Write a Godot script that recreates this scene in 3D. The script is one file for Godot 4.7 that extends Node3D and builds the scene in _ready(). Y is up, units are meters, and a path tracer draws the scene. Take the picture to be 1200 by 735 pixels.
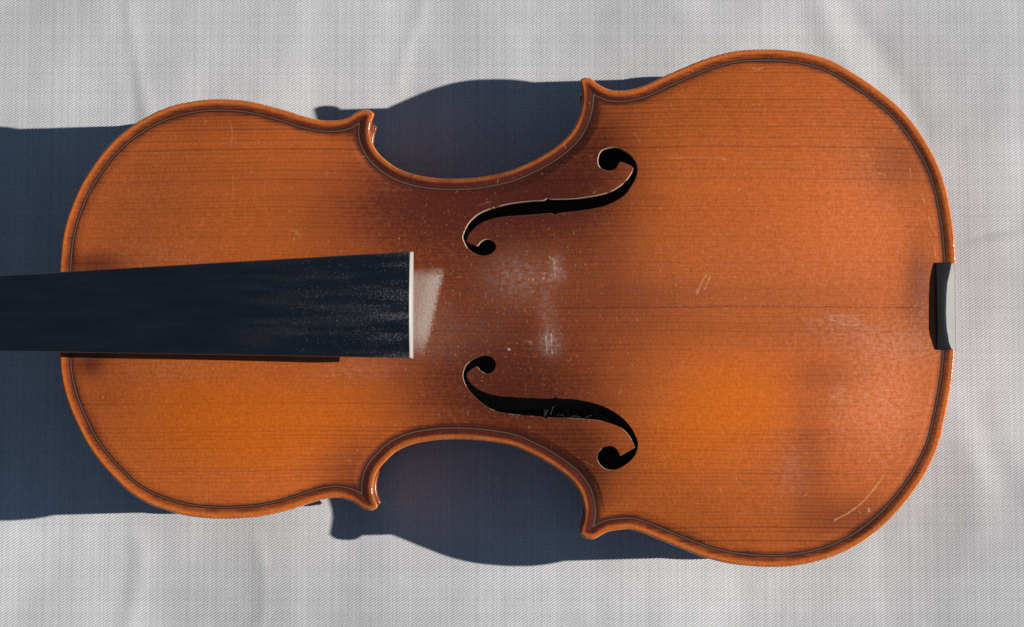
extends Node3D
# A violin without strings, bridge or tailpiece lying on its back on light grey twill, in low sun.
# Lengths inside the builders are millimetres; vertices are stored in metres.

const MM := 0.001
const STEP := 0.4            # grid of the plates, mm
const X0 := -187.0
const Z0 := -113.0
const NX := 926
const NZ := 548
const TEX := 4.0             # texture pixels per mm on the belly

# Outlines in mm (x towards the saddle, z towards the near side), drawn from corner to corner.
var upper_line := [-57.8, -82.2, -60.2, -82.2, -63.2, -81.0, -66.8, -78.8, -71.6, -77.9, -77.3, -78.1, -83.9, -79.6, -91.4, -82.0, -99.9, -84.3, -107.4, -85.9, -114.9, -86.5, -120.9, -86.5, -126.4, -86.0, -135.7, -84.2, -144.1, -81.0, -151.6, -76.7, -158.1, -71.8, -163.6, -66.2, -169.1, -58.7, -173.6, -51.2, -176.8, -43.6, -179.0, -37.0, -180.5, -29.5, -181.3, -20.3, -181.6, -7.9, -181.5, 4.1, -181.0, 16.5, -180.0, 25.9, -177.8, 34.2, -174.8, 41.7, -170.1, 50.9, -165.3, 57.9, -159.6, 64.3, -153.0, 70.6, -146.5, 74.8, -141.2, 77.1, -131.9, 79.9, -122.6, 81.3, -113.4, 81.6, -104.1, 81.1, -99.2, 80.5, -89.9, 78.5, -80.7, 75.5, -74.3, 73.7, -68.7, 73.3, -63.3, 74.9, -59.1, 77.6, -55.9, 78.4]
var clower_line := [-53.3, 77.1, -54.8, 74.3, -55.6, 70.2, -55.0, 65.8, -53.5, 62.3, -50.8, 59.1, -46.5, 55.1, -40.3, 52.2, -32.9, 50.7, -25.9, 50.1, -17.0, 50.2, -7.9, 51.1, 0.0, 52.6, 5.4, 54.8, 12.3, 58.2, 18.8, 62.4, 23.4, 66.1, 26.9, 70.7, 28.5, 75.3, 28.9, 79.9, 28.0, 84.3, 27.1, 87.8]
var lower_line := [29.5, 89.4, 32.6, 89.7, 34.6, 88.6, 38.1, 86.8, 42.8, 86.0, 46.8, 85.8, 51.8, 87.1, 59.2, 90.1, 68.4, 93.8, 77.6, 97.2, 86.8, 99.4, 96.0, 100.4, 103.4, 100.7, 110.9, 100.4, 120.1, 98.8, 129.4, 95.9, 138.7, 91.2, 148.0, 84.1, 154.6, 77.4, 160.2, 70.5, 165.0, 63.1, 170.1, 52.3, 173.2, 39.7, 175.3, 29.6, 176.6, 20.2, 177.4, 9.3, 177.8, -2.7, 177.9, -13.1, 177.9, -22.7, 177.1, -34.5, 175.6, -44.5, 174.0, -51.8, 171.3, -60.0, 166.9, -68.6, 161.4, -77.0, 154.9, -84.3, 145.7, -91.8, 136.4, -98.0, 128.0, -102.6, 118.3, -105.4, 109.3, -106.6, 101.8, -106.8, 93.4, -106.5, 85.8, -105.2, 77.3, -102.6, 69.7, -99.5, 61.1, -95.7, 52.7, -91.8, 45.1, -90.1, 39.5, -90.4, 34.9, -92.5, 31.8, -95.0, 29.4, -95.3]
var cupper_line := [27.4, -94.4, 28.2, -91.5, 28.6, -88.3, 28.2, -83.8, 26.6, -78.2, 23.3, -72.5, 17.6, -67.2, 10.3, -62.6, 6.9, -60.9, -0.7, -57.7, -10.4, -55.4, -19.8, -54.4, -29.2, -54.5, -37.9, -55.7, -45.8, -58.4, -51.7, -62.5, -55.0, -66.2, -57.0, -70.4, -57.4, -74.0, -56.9, -77.5, -55.6, -80.8]
var f_hole_far := [36.5, -65.9, 40.7, -66.8, 44.1, -65.8, 47.6, -63.3, 49.7, -60.0, 50.2, -56.8, 49.3, -53.3, 47.2, -49.8, 45.1, -47.0, 41.3, -44.4, 36.4, -42.3, 30.9, -41.1, 24.6, -40.2, 18.4, -39.6, 17.0, -38.8, 15.6, -39.6, 12.3, -39.4, 3.9, -38.8, -3.0, -38.3, -8.5, -37.3, -12.7, -35.5, -15.8, -32.8, -17.5, -30.3, -17.8, -28.4, -16.1, -27.5, -13.7, -26.7, -12.7, -28.2, -10.6, -29.4, -8.2, -29.1, -6.4, -27.2, -6.4, -25.4, -7.8, -23.7, -10.6, -22.5, -13.3, -22.7, -16.1, -24.1, -18.2, -26.1, -19.2, -28.2, -19.8, -30.0, -19.2, -32.4, -17.5, -35.9, -14.1, -39.4, -9.9, -41.6, -4.4, -43.3, 0.5, -44.3, 6.7, -45.0, 12.6, -45.3, 14.0, -46.4, 15.3, -45.7, 24.0, -45.8, 29.5, -46.4, 34.4, -47.2, 39.2, -48.6, 43.4, -51.1, 46.2, -54.0, 47.8, -56.5, 48.3, -57.9, 46.2, -59.3, 43.1, -60.5, 42.2, -58.6, 41.0, -57.4, 38.6, -56.8, 35.8, -57.7, 34.4, -59.6, 34.3, -62.1, 35.1, -64.5]
var f_hole_near := [-16.0, 18.8, -13.3, 17.5, -10.9, 17.0, -8.1, 17.7, -6.4, 19.9, -6.6, 22.0, -8.1, 23.9, -10.5, 24.2, -12.6, 23.0, -13.8, 21.5, -15.7, 22.3, -17.7, 24.3, -17.7, 25.8, -16.4, 27.8, -14.0, 29.9, -10.5, 31.6, -5.7, 32.8, 0.5, 33.3, 7.4, 33.7, 15.5, 33.9, 16.9, 33.0, 18.3, 33.9, 23.8, 34.2, 29.3, 35.1, 34.8, 36.6, 39.6, 38.8, 43.7, 41.7, 47.1, 45.4, 49.1, 49.1, 50.0, 51.9, 49.4, 55.3, 47.7, 58.0, 45.0, 60.4, 41.5, 62.1, 38.1, 62.3, 35.4, 60.8, 33.9, 58.4, 34.0, 56.0, 35.7, 53.6, 38.1, 52.7, 40.5, 53.2, 42.2, 54.9, 42.9, 56.8, 45.7, 55.1, 48.6, 53.4, 47.7, 51.2, 45.7, 48.1, 43.0, 45.7, 38.9, 44.0, 34.1, 42.8, 29.2, 42.3, 22.4, 41.8, 14.1, 41.6, 13.2, 42.6, 11.8, 41.4, 5.3, 40.9, -0.9, 40.2, -5.7, 39.3, -9.8, 37.5, -13.9, 34.4, -17.4, 30.6, -19.1, 27.2, -19.5, 24.4, -18.4, 21.0]

var dist := PackedFloat32Array()      # distance inside the outline, mm
var hole := PackedFloat32Array()      # distance outside the f-holes, mm
var grad_x := PackedFloat32Array()
var grad_z := PackedFloat32Array()
var hole_gx := PackedFloat32Array()
var hole_gz := PackedFloat32Array()
var swell := PackedFloat32Array()     # 0 at the edge, 1 where the arching is full
var belly := PackedFloat32Array()     # height of the belly
var violin: Node3D
var rng := RandomNumberGenerator.new()


func _ready() -> void:
	rng.seed = 41
	# ---------------------------------------------------------------- camera, sky, sun, exposure
	var cam := Camera3D.new()
	cam.name = "camera"
	cam.position = Vector3(0.0, 0.84449, 0.06392)
	cam.rotation_degrees = Vector3(-90.0 + 4.6, 0, 0)
	cam.fov = 17.896
	cam.near = 0.05
	cam.far = 20.0
	add_child(cam)
	cam.current = true

	var sky_look := ProceduralSkyMaterial.new()
	sky_look.sky_top_color = Color(0.040, 0.069, 0.118).linear_to_srgb()
	sky_look.sky_horizon_color = Color(0.053, 0.066, 0.085).linear_to_srgb()
	sky_look.sky_curve = 0.2
	sky_look.ground_horizon_color = Color(0.10, 0.10, 0.10).linear_to_srgb()
	sky_look.ground_bottom_color = Color(0.06, 0.06, 0.06).linear_to_srgb()
	sky_look.sun_angle_max = 1.0
	var sky := Sky.new()
	sky.sky_material = sky_look
	var env := Environment.new()
	env.background_mode = Environment.BG_SKY
	env.sky = sky
	env.tonemap_mode = Environment.TONE_MAPPER_LINEAR
	env.tonemap_exposure = 1.35
	env.sdfgi_enabled = true
	env.ssao_enabled = true
	env.ssil_enabled = true
	var around := WorldEnvironment.new()
	around.name = "world_environment"
	around.environment = env
	add_child(around)

	var sun := DirectionalLight3D.new()
	sun.name = "sun"
	sun.light_energy = 1.6
	sun.light_color = Color(1.0, 0.98, 0.955)
	sun.light_angular_distance = 0.5
	sun.shadow_enabled = true
	add_child(sun)
	sun.look_at_from_position(Vector3.ZERO, Vector3(-1.08, -0.495, 0.02), Vector3.UP)

	# ---------------------------------------------------------------- the surface, then the instrument
	make_cloth()
	make_fields()
	violin = Node3D.new()
	violin.name = "violin"
	# it has rolled a little on its rounded back
	violin.position = Vector3(0, 0, -0.001)
	violin.rotation_degrees = Vector3(1.2, 0, 0)
	add_child(violin)
	violin.set_meta("label", "worn orange-brown violin body with black fingerboard, no strings or bridge, lying on grey cloth")
	violin.set_meta("category", "violin")
	make_belly()
	make_back_and_ribs()
	make_paper_label()
	make_saddle()
	make_fingerboard()
	make_neck()
	make_lint()


# ==================================================================== small helpers
func lin(r: float, g: float, b: float) -> Color:
	return Color(r, g, b).linear_to_srgb()


func plain(color: Color, rough: float, spec := 0.5) -> StandardMaterial3D:
	var m := StandardMaterial3D.new()
	m.albedo_color = color
	m.roughness = rough
	m.metallic_specular = spec
	return m


func part(called: String, mesh: Mesh, mat: Material, parent: Node) -> MeshInstance3D:
	var o := MeshInstance3D.new()
	o.name = called
	o.mesh = mesh
	o.material_override = mat
	parent.add_child(o, true)
	return o


func pairs(list: Array) -> PackedVector2Array:
	var r := PackedVector2Array()
	for i in range(0, list.size(), 2):
		r.append(Vector2(list[i], list[i + 1]))
	return r


# A smooth line through the points, straight to its two ends.
func smooth_open(p: PackedVector2Array, gap: float) -> PackedVector2Array:
	var r := PackedVector2Array()
	for i in p.size() - 1:
		var a := p[maxi(i - 1, 0)]
		var b := p[i]
		var c := p[i + 1]
		var d := p[mini(i + 2, p.size() - 1)]
		var n := maxi(1, ceili(b.distance_to(c) / gap))
		for k in n:
			r.append(b.cubic_interpolate(c, a, d, float(k) / n))
	r.append(p[p.size() - 1])
	return r


# A closed line that is smooth except where it turns sharply.
func smooth_closed(p: PackedVector2Array, gap: float) -> PackedVector2Array:
	var n := p.size()
	var sharp: Array[bool] = []
	for i in n:
		var u := p[i] - p[(i + n - 1) % n]
		var v := p[(i + 1) % n] - p[i]
		sharp.append(absf(u.angle_to(v)) > 0.85)
	var r := PackedVector2Array()
	for i in n:
		var b := p[i]
		var c := p[(i + 1) % n]
		var a := b if sharp[i] else p[(i + n - 1) % n]
		var d := c if sharp[(i + 1) % n] else p[(i + 2) % n]
		var k := maxi(1, ceili(b.distance_to(c) / gap))
		for j in k:
			r.append(b.cubic_interpolate(c, a, d, float(j) / k))
	return r


# Signed distance to closed lines on the grid: positive inside, clamped to +-reach.
func signed_distance(lines: Array, reach: float) -> PackedFloat32Array:
	var f := PackedFloat32Array()
	f.resize(NX * NZ)
	f.fill(reach * reach)
	for line: PackedVector2Array in lines:
		for s in line.size():
			var a := line[s]
			var b := line[(s + 1) % line.size()]
			var e := b - a
			var ee := maxf(e.length_squared(), 1e-9)
			var i0 := maxi(0, floori((minf(a.x, b.x) - reach - X0) / STEP))
			var i1 := mini(NX - 1, ceili((maxf(a.x, b.x) + reach - X0) / STEP))
			var k0 := maxi(0, floori((minf(a.y, b.y) - reach - Z0) / STEP))
			var k1 := mini(NZ - 1, ceili((maxf(a.y, b.y) + reach - Z0) / STEP))
			for k in range(k0, k1 + 1):
				var wz := Z0 + k * STEP - a.y
				for i in range(i0, i1 + 1):
					var wx := X0 + i * STEP - a.x
					var t := clampf((wx * e.x + wz * e.y) / ee, 0.0, 1.0)
					var qx := wx - e.x * t
					var qz := wz - e.y * t
					var q := qx * qx + qz * qz
					if q < f[k * NX + i]:
						f[k * NX + i] = q
	for k in NZ:
		var z := Z0 + k * STEP + 0.00137
		var cuts := PackedFloat32Array()
		for line: PackedVector2Array in lines:
			for s in line.size():
				var a := line[s]
				var b := line[(s + 1) % line.size()]
				if (a.y > z) != (b.y > z):
					cuts.append(a.x + (b.x - a.x) * (z - a.y) / (b.y - a.y))
		cuts.sort()
		var at := 0
		for i in NX:
			var x := X0 + i * STEP
			while at < cuts.size() and cuts[at] < x:
				at += 1
			var v := sqrt(f[k * NX + i])
			f[k * NX + i] = v if at % 2 == 1 else -v
	return f


func make_fields() -> void:
	var outline := PackedVector2Array()
	for l in [upper_line, clower_line, lower_line, cupper_line]:
		outline.append_array(smooth_open(pairs(l), 1.4))
	dist = signed_distance([outline], 8.0)
	hole = signed_distance([smooth_closed(pairs(f_hole_far), 0.8), smooth_closed(pairs(f_hole_near), 0.8)], 2.4)
	for i in hole.size():
		hole[i] = -hole[i]
	var n := NX * NZ
	grad_x.resize(n)
	grad_z.resize(n)
	hole_gx.resize(n)
	hole_gz.resize(n)
	for k in range(1, NZ - 1):
		for i in range(1, NX - 1):
			var at := k * NX + i
			if absf(dist[at]) < 7.9:
				grad_x[at] = (dist[at + 1] - dist[at - 1]) / (2 * STEP)
				grad_z[at] = (dist[at + NX] - dist[at - NX]) / (2 * STEP)
			if absf(hole[at]) < 2.3:
				hole_gx[at] = (hole[at + 1] - hole[at - 1]) / (2 * STEP)
				hole_gz[at] = (hole[at + NX] - hole[at - NX]) / (2 * STEP)
	make_swell()
	belly.resize(n)
	for k in NZ:
		for i in NX:
			var at := k * NX + i
			belly[at] = belly_height(dist[at], swell[at], X0 + i * STEP)
			# the notch that holds the saddle
			if X0 + i * STEP > 170.6 and absf(Z0 + k * STEP + 3.0) < 17.0:
				belly[at] -= 3.0


# The arching: a sheet held at the edge and pushed up, solved on a coarse grid and laid out with cubic B-splines.
func make_swell() -> void:
	var c := 5
	var w := NX / c + 1
	var h := NZ / c + 1
	var u := PackedFloat32Array()
	u.resize(w * h)
	var inside := PackedInt32Array()
	for k in range(1, h - 1):
		for i in range(1, w - 1):
			var fi := mini(i * c, NX - 1)
			var fk := mini(k * c, NZ - 1)
			if dist[fk * NX + fi] > 1.0:
				inside.append(k * w + i)
	var s := (c * STEP) * (c * STEP) / (34.0 * 34.0)
	for pass_ in 130:
		for at in inside:
			var v := (u[at - 1] + u[at + 1] + u[at - w] + u[at + w] + s) / (4.0 + s)
			u[at] += 1.75 * (v - u[at])
	var wide := PackedFloat32Array()
	wide.resize(NX * h)
	for k in h:
		for i in NX:
			var f := float(i) / c
			var b := int(f)
			var t := f - b
			var row := k * w
			var p0 := u[row + maxi(b - 1, 0)]
			var p1 := u[row + mini(b, w - 1)]
			var p2 := u[row + mini(b + 1, w - 1)]
			var p3 := u[row + mini(b + 2, w - 1)]
			wide[k * NX + i] = spline(p0, p1, p2, p3, t)
	swell.resize(NX * NZ)
	for k in NZ:
		var f := float(k) / c
		var b := int(f)
		var t := f - b
		var r0 := maxi(b - 1, 0) * NX
		var r1 := mini(b, h - 1) * NX
		var r2 := mini(b + 1, h - 1) * NX
		var r3 := mini(b + 2, h - 1) * NX
		for i in NX:
			swell[k * NX + i] = spline(wide[r0 + i], wide[r1 + i], wide[r2 + i], wide[r3 + i], t)


func spline(a: float, b: float, c: float, d: float, t: float) -> float:
	var t2 := t * t
	var t3 := t2 * t
	return (a * (1 - 3 * t + 3 * t2 - t3) + b * (4 - 6 * t2 + 3 * t3) + c * (1 + 3 * t + 3 * t2 - 3 * t3) + d * t3) / 6.0


func arching(d: float, u: float, x: float) -> float:
	# low at both ends, full over the middle, rounded off towards the sides
	var long := sin(PI * clampf((x + 184.0) / 364.0, 0.0, 1.0))
	return pow(maxf(u, 0.0), 0.8) * (0.22 + 0.78 * long) * smoothstep(2.5, 22.0, d + u * 20.0)


func belly_height(d: float, u: float, x: float) -> float:
	var y := 49.9 - 0.5 * smoothstep(1.5, 4.9, d)
	return y + 13.5 * arching(d, u, x)


# Cuts a height sheet with the conditions [field, sign, offset, field_gradient_x, field_gradient_z]: kept where sign * field + offset >= 0.
# Returns the sheet and, for every condition, its rim as [point, point, ...] with the outward direction of each.
func cut_sheet(keep: Array, height: PackedFloat32Array, lift: float, stride: int, upward: bool, sheet := true) -> Dictionary:
	var v := PackedVector3Array()
	var nrm := PackedVector3Array()
	var uv := PackedVector2Array()
	var idx := PackedInt32Array()
	var seen := PackedInt32Array()
	seen.resize(NX * NZ)
	seen.fill(-1)
	var rims: Array = []
	var outs: Array = []
	for c in keep:
		rims.append(PackedVector3Array())
		outs.append(PackedVector2Array())
	var span := Vector2((NX - 1) * STEP, (NZ - 1) * STEP)
	var nk := keep.size()
	var corner := PackedInt32Array([0, 0, 0, 0])
	for k in range(stride, NZ - 2 * stride, stride):
		for i in range(stride, NX - 2 * stride, stride):
			corner[0] = k * NX + i
			corner[1] = corner[0] + stride
			corner[2] = corner[1] + stride * NX
			corner[3] = corner[0] + stride * NX
			var all_in := true
			var none := false
			for q in nk:
				var f: PackedFloat32Array = keep[q][0]
				var sg: float = keep[q][1]
				var of: float = keep[q][2]
				var count := 0
				for j in 4:
					if sg * f[corner[j]] + of >= 0.0:
						count += 1
				if count == 0:
					none = true
					break
				if count < 4:
					all_in = false
			if none:
				continue
			if all_in:
				if not sheet:
					continue
				var ids := PackedInt32Array([0, 0, 0, 0])
				for j in 4:
					var at := corner[j]
					if seen[at] < 0:
						seen[at] = v.size()
						var x := X0 + (at % NX) * STEP
						var z := Z0 + (at / NX) * STEP
						v.append(Vector3(x, height[at] + lift, z) * MM)
						nrm.append(slope(height, at, upward))
						uv.append(Vector2((x - X0) / span.x, (z - Z0) / span.y))
					ids[j] = seen[at]
				if upward:
					idx.append_array([ids[0], ids[1], ids[2], ids[0], ids[2], ids[3]])
				else:
					idx.append_array([ids[0], ids[2], ids[1], ids[0], ids[3], ids[2]])
				continue
			# a cell on a rim: clip its square
			var poly: Array = []
			for j in 4:
				var at := corner[j]
				var e := PackedFloat32Array([X0 + (at % NX) * STEP, height[at] + lift, Z0 + (at / NX) * STEP])
				var sl := slope(height, at, upward)
				e.append_array([sl.x, sl.y, sl.z])
				for q in nk:
					e.append(keep[q][1] * keep[q][0][at] + keep[q][2])
				for q in nk:
					e.append(-keep[q][1] * keep[q][3][at])
					e.append(-keep[q][1] * keep[q][4][at])
				poly.append(e)
			for q in nk:
				var next: Array = []
				for j in poly.size():
					var a: PackedFloat32Array = poly[j]
					var b: PackedFloat32Array = poly[(j + 1) % poly.size()]
					var fa := a[6 + q]
					var fb := b[6 + q]
					if fa >= 0.0:
						next.append(a)
					if (fa >= 0.0) != (fb >= 0.0):
						var t := fa / (fa - fb)
						var m := PackedFloat32Array()
						for w in a.size():
							m.append(a[w] + (b[w] - a[w]) * t)
						m[6 + q] = 0.0
						next.append(m)
				poly = next
				if poly.size() < 3:
					break
			if poly.size() < 3:
				continue
			if sheet:
				var first := v.size()
				for e: PackedFloat32Array in poly:
					v.append(Vector3(e[0], e[1], e[2]) * MM)
					nrm.append(Vector3(e[3], e[4], e[5]).normalized())
					uv.append(Vector2((e[0] - X0) / span.x, (e[2] - Z0) / span.y))
				for j in range(1, poly.size() - 1):
					if upward:
						idx.append_array([first, first + j, first + j + 1])
					else:
						idx.append_array([first, first + j + 1, first + j])
			for j in poly.size():
				var a: PackedFloat32Array = poly[j]
				var b: PackedFloat32Array = poly[(j + 1) % poly.size()]
				for q in nk:
					if a[6 + q] == 0.0 and b[6 + q] == 0.0:
						rims[q].append(Vector3(a[0], a[1], a[2]))
						rims[q].append(Vector3(b[0], b[1], b[2]))
						outs[q].append(Vector2(a[6 + nk + 2 * q], a[7 + nk + 2 * q]).normalized())
						outs[q].append(Vector2(b[6 + nk + 2 * q], b[7 + nk + 2 * q]).normalized())
	var mesh: ArrayMesh = null
	if sheet:
		mesh = pack(v, nrm, uv, idx)
	return {"mesh": mesh, "rims": rims, "outs": outs}


func pack(v: PackedVector3Array, nrm: PackedVector3Array, uv: PackedVector2Array, idx: PackedInt32Array) -> ArrayMesh:
	var arrays := []
	arrays.resize(Mesh.ARRAY_MAX)
	arrays[Mesh.ARRAY_VERTEX] = v
	arrays[Mesh.ARRAY_NORMAL] = nrm
	if uv.size() == v.size():
		arrays[Mesh.ARRAY_TEX_UV] = uv
	arrays[Mesh.ARRAY_INDEX] = idx
	var m := ArrayMesh.new()
	m.add_surface_from_arrays(Mesh.PRIMITIVE_TRIANGLES, arrays)
	return m


func slope(height: PackedFloat32Array, at: int, upward: bool) -> Vector3:
	var n := Vector3(height[at - 1] - height[at + 1], 2 * STEP, height[at - NX] - height[at + NX]).normalized()
	return n if upward else -n


# A band that hangs from a rim. The profile is a list of (offset outward, change of height); "flat" heights are absolute.
func hang(rim: PackedVector3Array, out: PackedVector2Array, profile: Array, absolute := false, which := []) -> ArrayMesh:
	var v := PackedVector3Array()
	var nrm := PackedVector3Array()
	var uv := PackedVector2Array()
	var idx := PackedInt32Array()
	var np := profile.size()
	var span := Vector2((NX - 1) * STEP, (NZ - 1) * STEP)
	for s in range(0, rim.size(), 2):
		if which.size() and not which[s / 2]:
			continue
		var first := v.size()
		for e in 2:
			var p := rim[s + e]
			var o := out[s + e]
			for j in np:
				var pr: Vector2 = profile[j]
				var y := pr.y if absolute else p.y + pr.y
				v.append(Vector3(p.x + o.x * pr.x, y, p.z + o.y * pr.x) * MM)
				var t: Vector2 = profile[mini(j + 1, np - 1)] - profile[maxi(j - 1, 0)]
				nrm.append(Vector3(-o.x * t.y, t.x, -o.y * t.y).normalized())
				uv.append(Vector2((p.x - X0) / span.x, (p.z - Z0) / span.y))
		for j in np - 1:
			var pt := first + j
			var qt := first + np + j
			idx.append_array([qt, pt, pt + 1, qt, pt + 1, qt + 1])
	return pack(v, nrm, uv, idx)


# Rings of points (same count each) joined to one closed or open skin. Front is outside when rings run along +axis and points clockwise seen against it.
func loft(rings: Array, caps := true, flip := false, angle := 40.0) -> ArrayMesh:
	var st := SurfaceTool.new()
	st.begin(Mesh.PRIMITIVE_TRIANGLES)
	var n: int = rings[0].size()
	var tris: Array = []
	for r in rings.size() - 1:
		for j in n:
			var j2 := (j + 1) % n
			tris.append([rings[r][j], rings[r][j2], rings[r + 1][j2]])
			tris.append([rings[r][j], rings[r + 1][j2], rings[r + 1][j]])
	if caps:
		for e in [0, rings.size() - 1]:
			var mid := Vector3.ZERO
			for p: Vector3 in rings[e]:
				mid += p / n
			for j in n:
				var j2 := (j + 1) % n
				if e == 0:
					tris.append([mid, rings[e][j2], rings[e][j]])
				else:
					tris.append([mid, rings[e][j], rings[e][j2]])
	# smooth normals by welding, with a crease angle
	var faces: Array = []
	var near := {}
	for t in tris:
		var fn: Vector3 = (t[2] - t[0]).cross(t[1] - t[0])
		if flip:
			fn = -fn
		if fn.length_squared() < 1e-14:
			continue
		faces.append([t, fn])
		for p: Vector3 in t:
			var key := Vector3i((p * 2000.0).round())
			if not near.has(key):
				near[key] = []
			near[key].append(fn)
	var least := cos(deg_to_rad(angle))
	for f in faces:
		var t: Array = f[0]
		var fn: Vector3 = f[1]
		var order := [0, 2, 1] if flip else [0, 1, 2]
		for o in order:
			var p: Vector3 = t[o]
			var sum := Vector3.ZERO
			for g: Vector3 in near[Vector3i((p * 2000.0).round())]:
				if g.normalized().dot(fn.normalized()) > least:
					sum += g
			st.set_normal(sum.normalized())
			st.set_uv(Vector2(p.x / 400.0 + 0.5, p.z / 60.0 + 0.5))
			st.add_vertex(p * MM)
	st.index()
	return st.commit()


# ==================================================================== the cloth
func cloth_height(x: float, z: float, n1: FastNoiseLite, n2: FastNoiseLite) -> float:
	var y := 0.30 * n1.get_noise_2d(x, z) + 0.10 * n2.get_noise_2d(x, z)
	# soft folds: [x, z, x, z, width, height]
	for f in cloth_folds:
		var a := Vector2(f[0], f[1])
		var b := Vector2(f[2], f[3])
		var p := Vector2(x, z)
		var t := clampf((p - a).dot(b - a) / (b - a).length_squared(), 0.0, 1.0)
		var bend: float = 3.0 * sin(t * 5.0 + f[0])
		var side := (p - a).dot((b - a).orthogonal().normalized()) + bend
		var ends := smoothstep(0.0, 0.25, t) * smoothstep(1.0, 0.7, t)
		y += 0.62 * f[5] * ends * exp(-side * side / (f[4] * f[4]))
	var r := Vector2(x / 150.0, z / 62.0).length()
	return y * smoothstep(0.45, 1.1, r) - 0.5 * (1.0 - smoothstep(0.45, 1.1, r))


var cloth_folds := [
	[125.0, -150.0, 172.0, -70.0, 6.0, 0.8],
	[140.0, -150.0, 185.0, -60.0, 5.0, -0.6],
	[170.0, -38.0, 230.0, -38.0, 2.2, -0.7],
	[170.0, -34.0, 230.0, -34.0, 3.5, 0.5],
	[-168.0, -150.0, -163.0, -72.0, 2.0, -0.22],
	[-163.0, -150.0, -158.0, -70.0, 3.0, 0.5],
	[-40.0, -150.0, -48.0, -90.0, 3.0, 0.4],
	[-160.0, 84.0, -158.0, 140.0, 4.0, 0.6],
	[-105.0, 84.0, -108.0, 140.0, 2.5, 0.4],
	[186.0, 30.0, 205.0, 110.0, 9.0, 0.8],
	[195.0, 20.0, 212.0, 90.0, 6.0, -0.6],
	[60.0, -135.0, 110.0, -120.0, 8.0, 0.4],
	[-230.0, -30.0, -182.0, -26.0, 5.0, 0.5],
	[-230.0, -10.0, -182.0, -18.0, 4.0, -0.4],
	[-30.0, 112.0, 120.0, 122.0, 10.0, 0.5],
]


func make_cloth() -> void:
	var n1 := FastNoiseLite.new()
	n1.seed = 5
	n1.frequency = 0.011
	n1.fractal_octaves = 2
	var n2 := FastNoiseLite.new()
	n2.seed = 9
	n2.frequency = 0.05
	n2.fractal_octaves = 2
	var xs := axis_steps(240.0, 2.0, 1600.0)
	var zs := axis_steps(170.0, 2.0, 1400.0)
	var v := PackedVector3Array()
	var uv := PackedVector2Array()
	var uv2 := PackedVector2Array()
	for z in zs:
		for x in xs:
			v.append(Vector3(x, cloth_height(x, z, n1, n2), z) * MM)
			uv.append(Vector2(x / TWILL_X, z / TWILL_Z))
			uv2.append(Vector2(x / 520.0 + 0.5, z / 360.0 + 0.5))
	var nrm := PackedVector3Array()
	var idx := PackedInt32Array()
	var w := xs.size()
	var h := zs.size()
	for k in h:
		for i in w:
			var a := v[k * w + mini(i + 1, w - 1)] - v[k * w + maxi(i - 1, 0)]
			var b := v[mini(k + 1, h - 1) * w + i] - v[maxi(k - 1, 0) * w + i]
			nrm.append(b.cross(a).normalized())
			if i < w - 1 and k < h - 1:
				var p := k * w + i
				idx.append_array([p, p + 1, p + 1 + w, p, p + 1 + w, p + w])
	var arrays := []
	arrays.resize(Mesh.ARRAY_MAX)
	arrays[Mesh.ARRAY_VERTEX] = v
	arrays[Mesh.ARRAY_NORMAL] = nrm
	arrays[Mesh.ARRAY_TEX_UV] = uv
	arrays[Mesh.ARRAY_TEX_UV2] = uv2
	arrays[Mesh.ARRAY_INDEX] = idx
	var m := ArrayMesh.new()
	m.add_surface_from_arrays(Mesh.PRIMITIVE_TRIANGLES, arrays)
	var o := part("cloth", m, cloth_material(), self)
	o.set_meta("label", "light grey diagonal twill cotton cloth spread flat under the violin")
	o.set_meta("category", "cloth")


func axis_steps(near: float, gap: float, far: float) -> PackedFloat32Array:
	var r := PackedFloat32Array()
	var x := 0.0
	var g := gap
	while x < far:
		r.append(x)
		if x > near:
			g *= 1.25
		x += g
	r.append(far)
	var all := PackedFloat32Array()
	for i in range(r.size() - 1, 0, -1):
		all.append(-r[i])
	all.append_array(r)
	return all


const TWILL_X := 60.8      # 32 ribs across
const TWILL_Z := 61.6      # 56 ribs down
const TWILL := 1024


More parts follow.
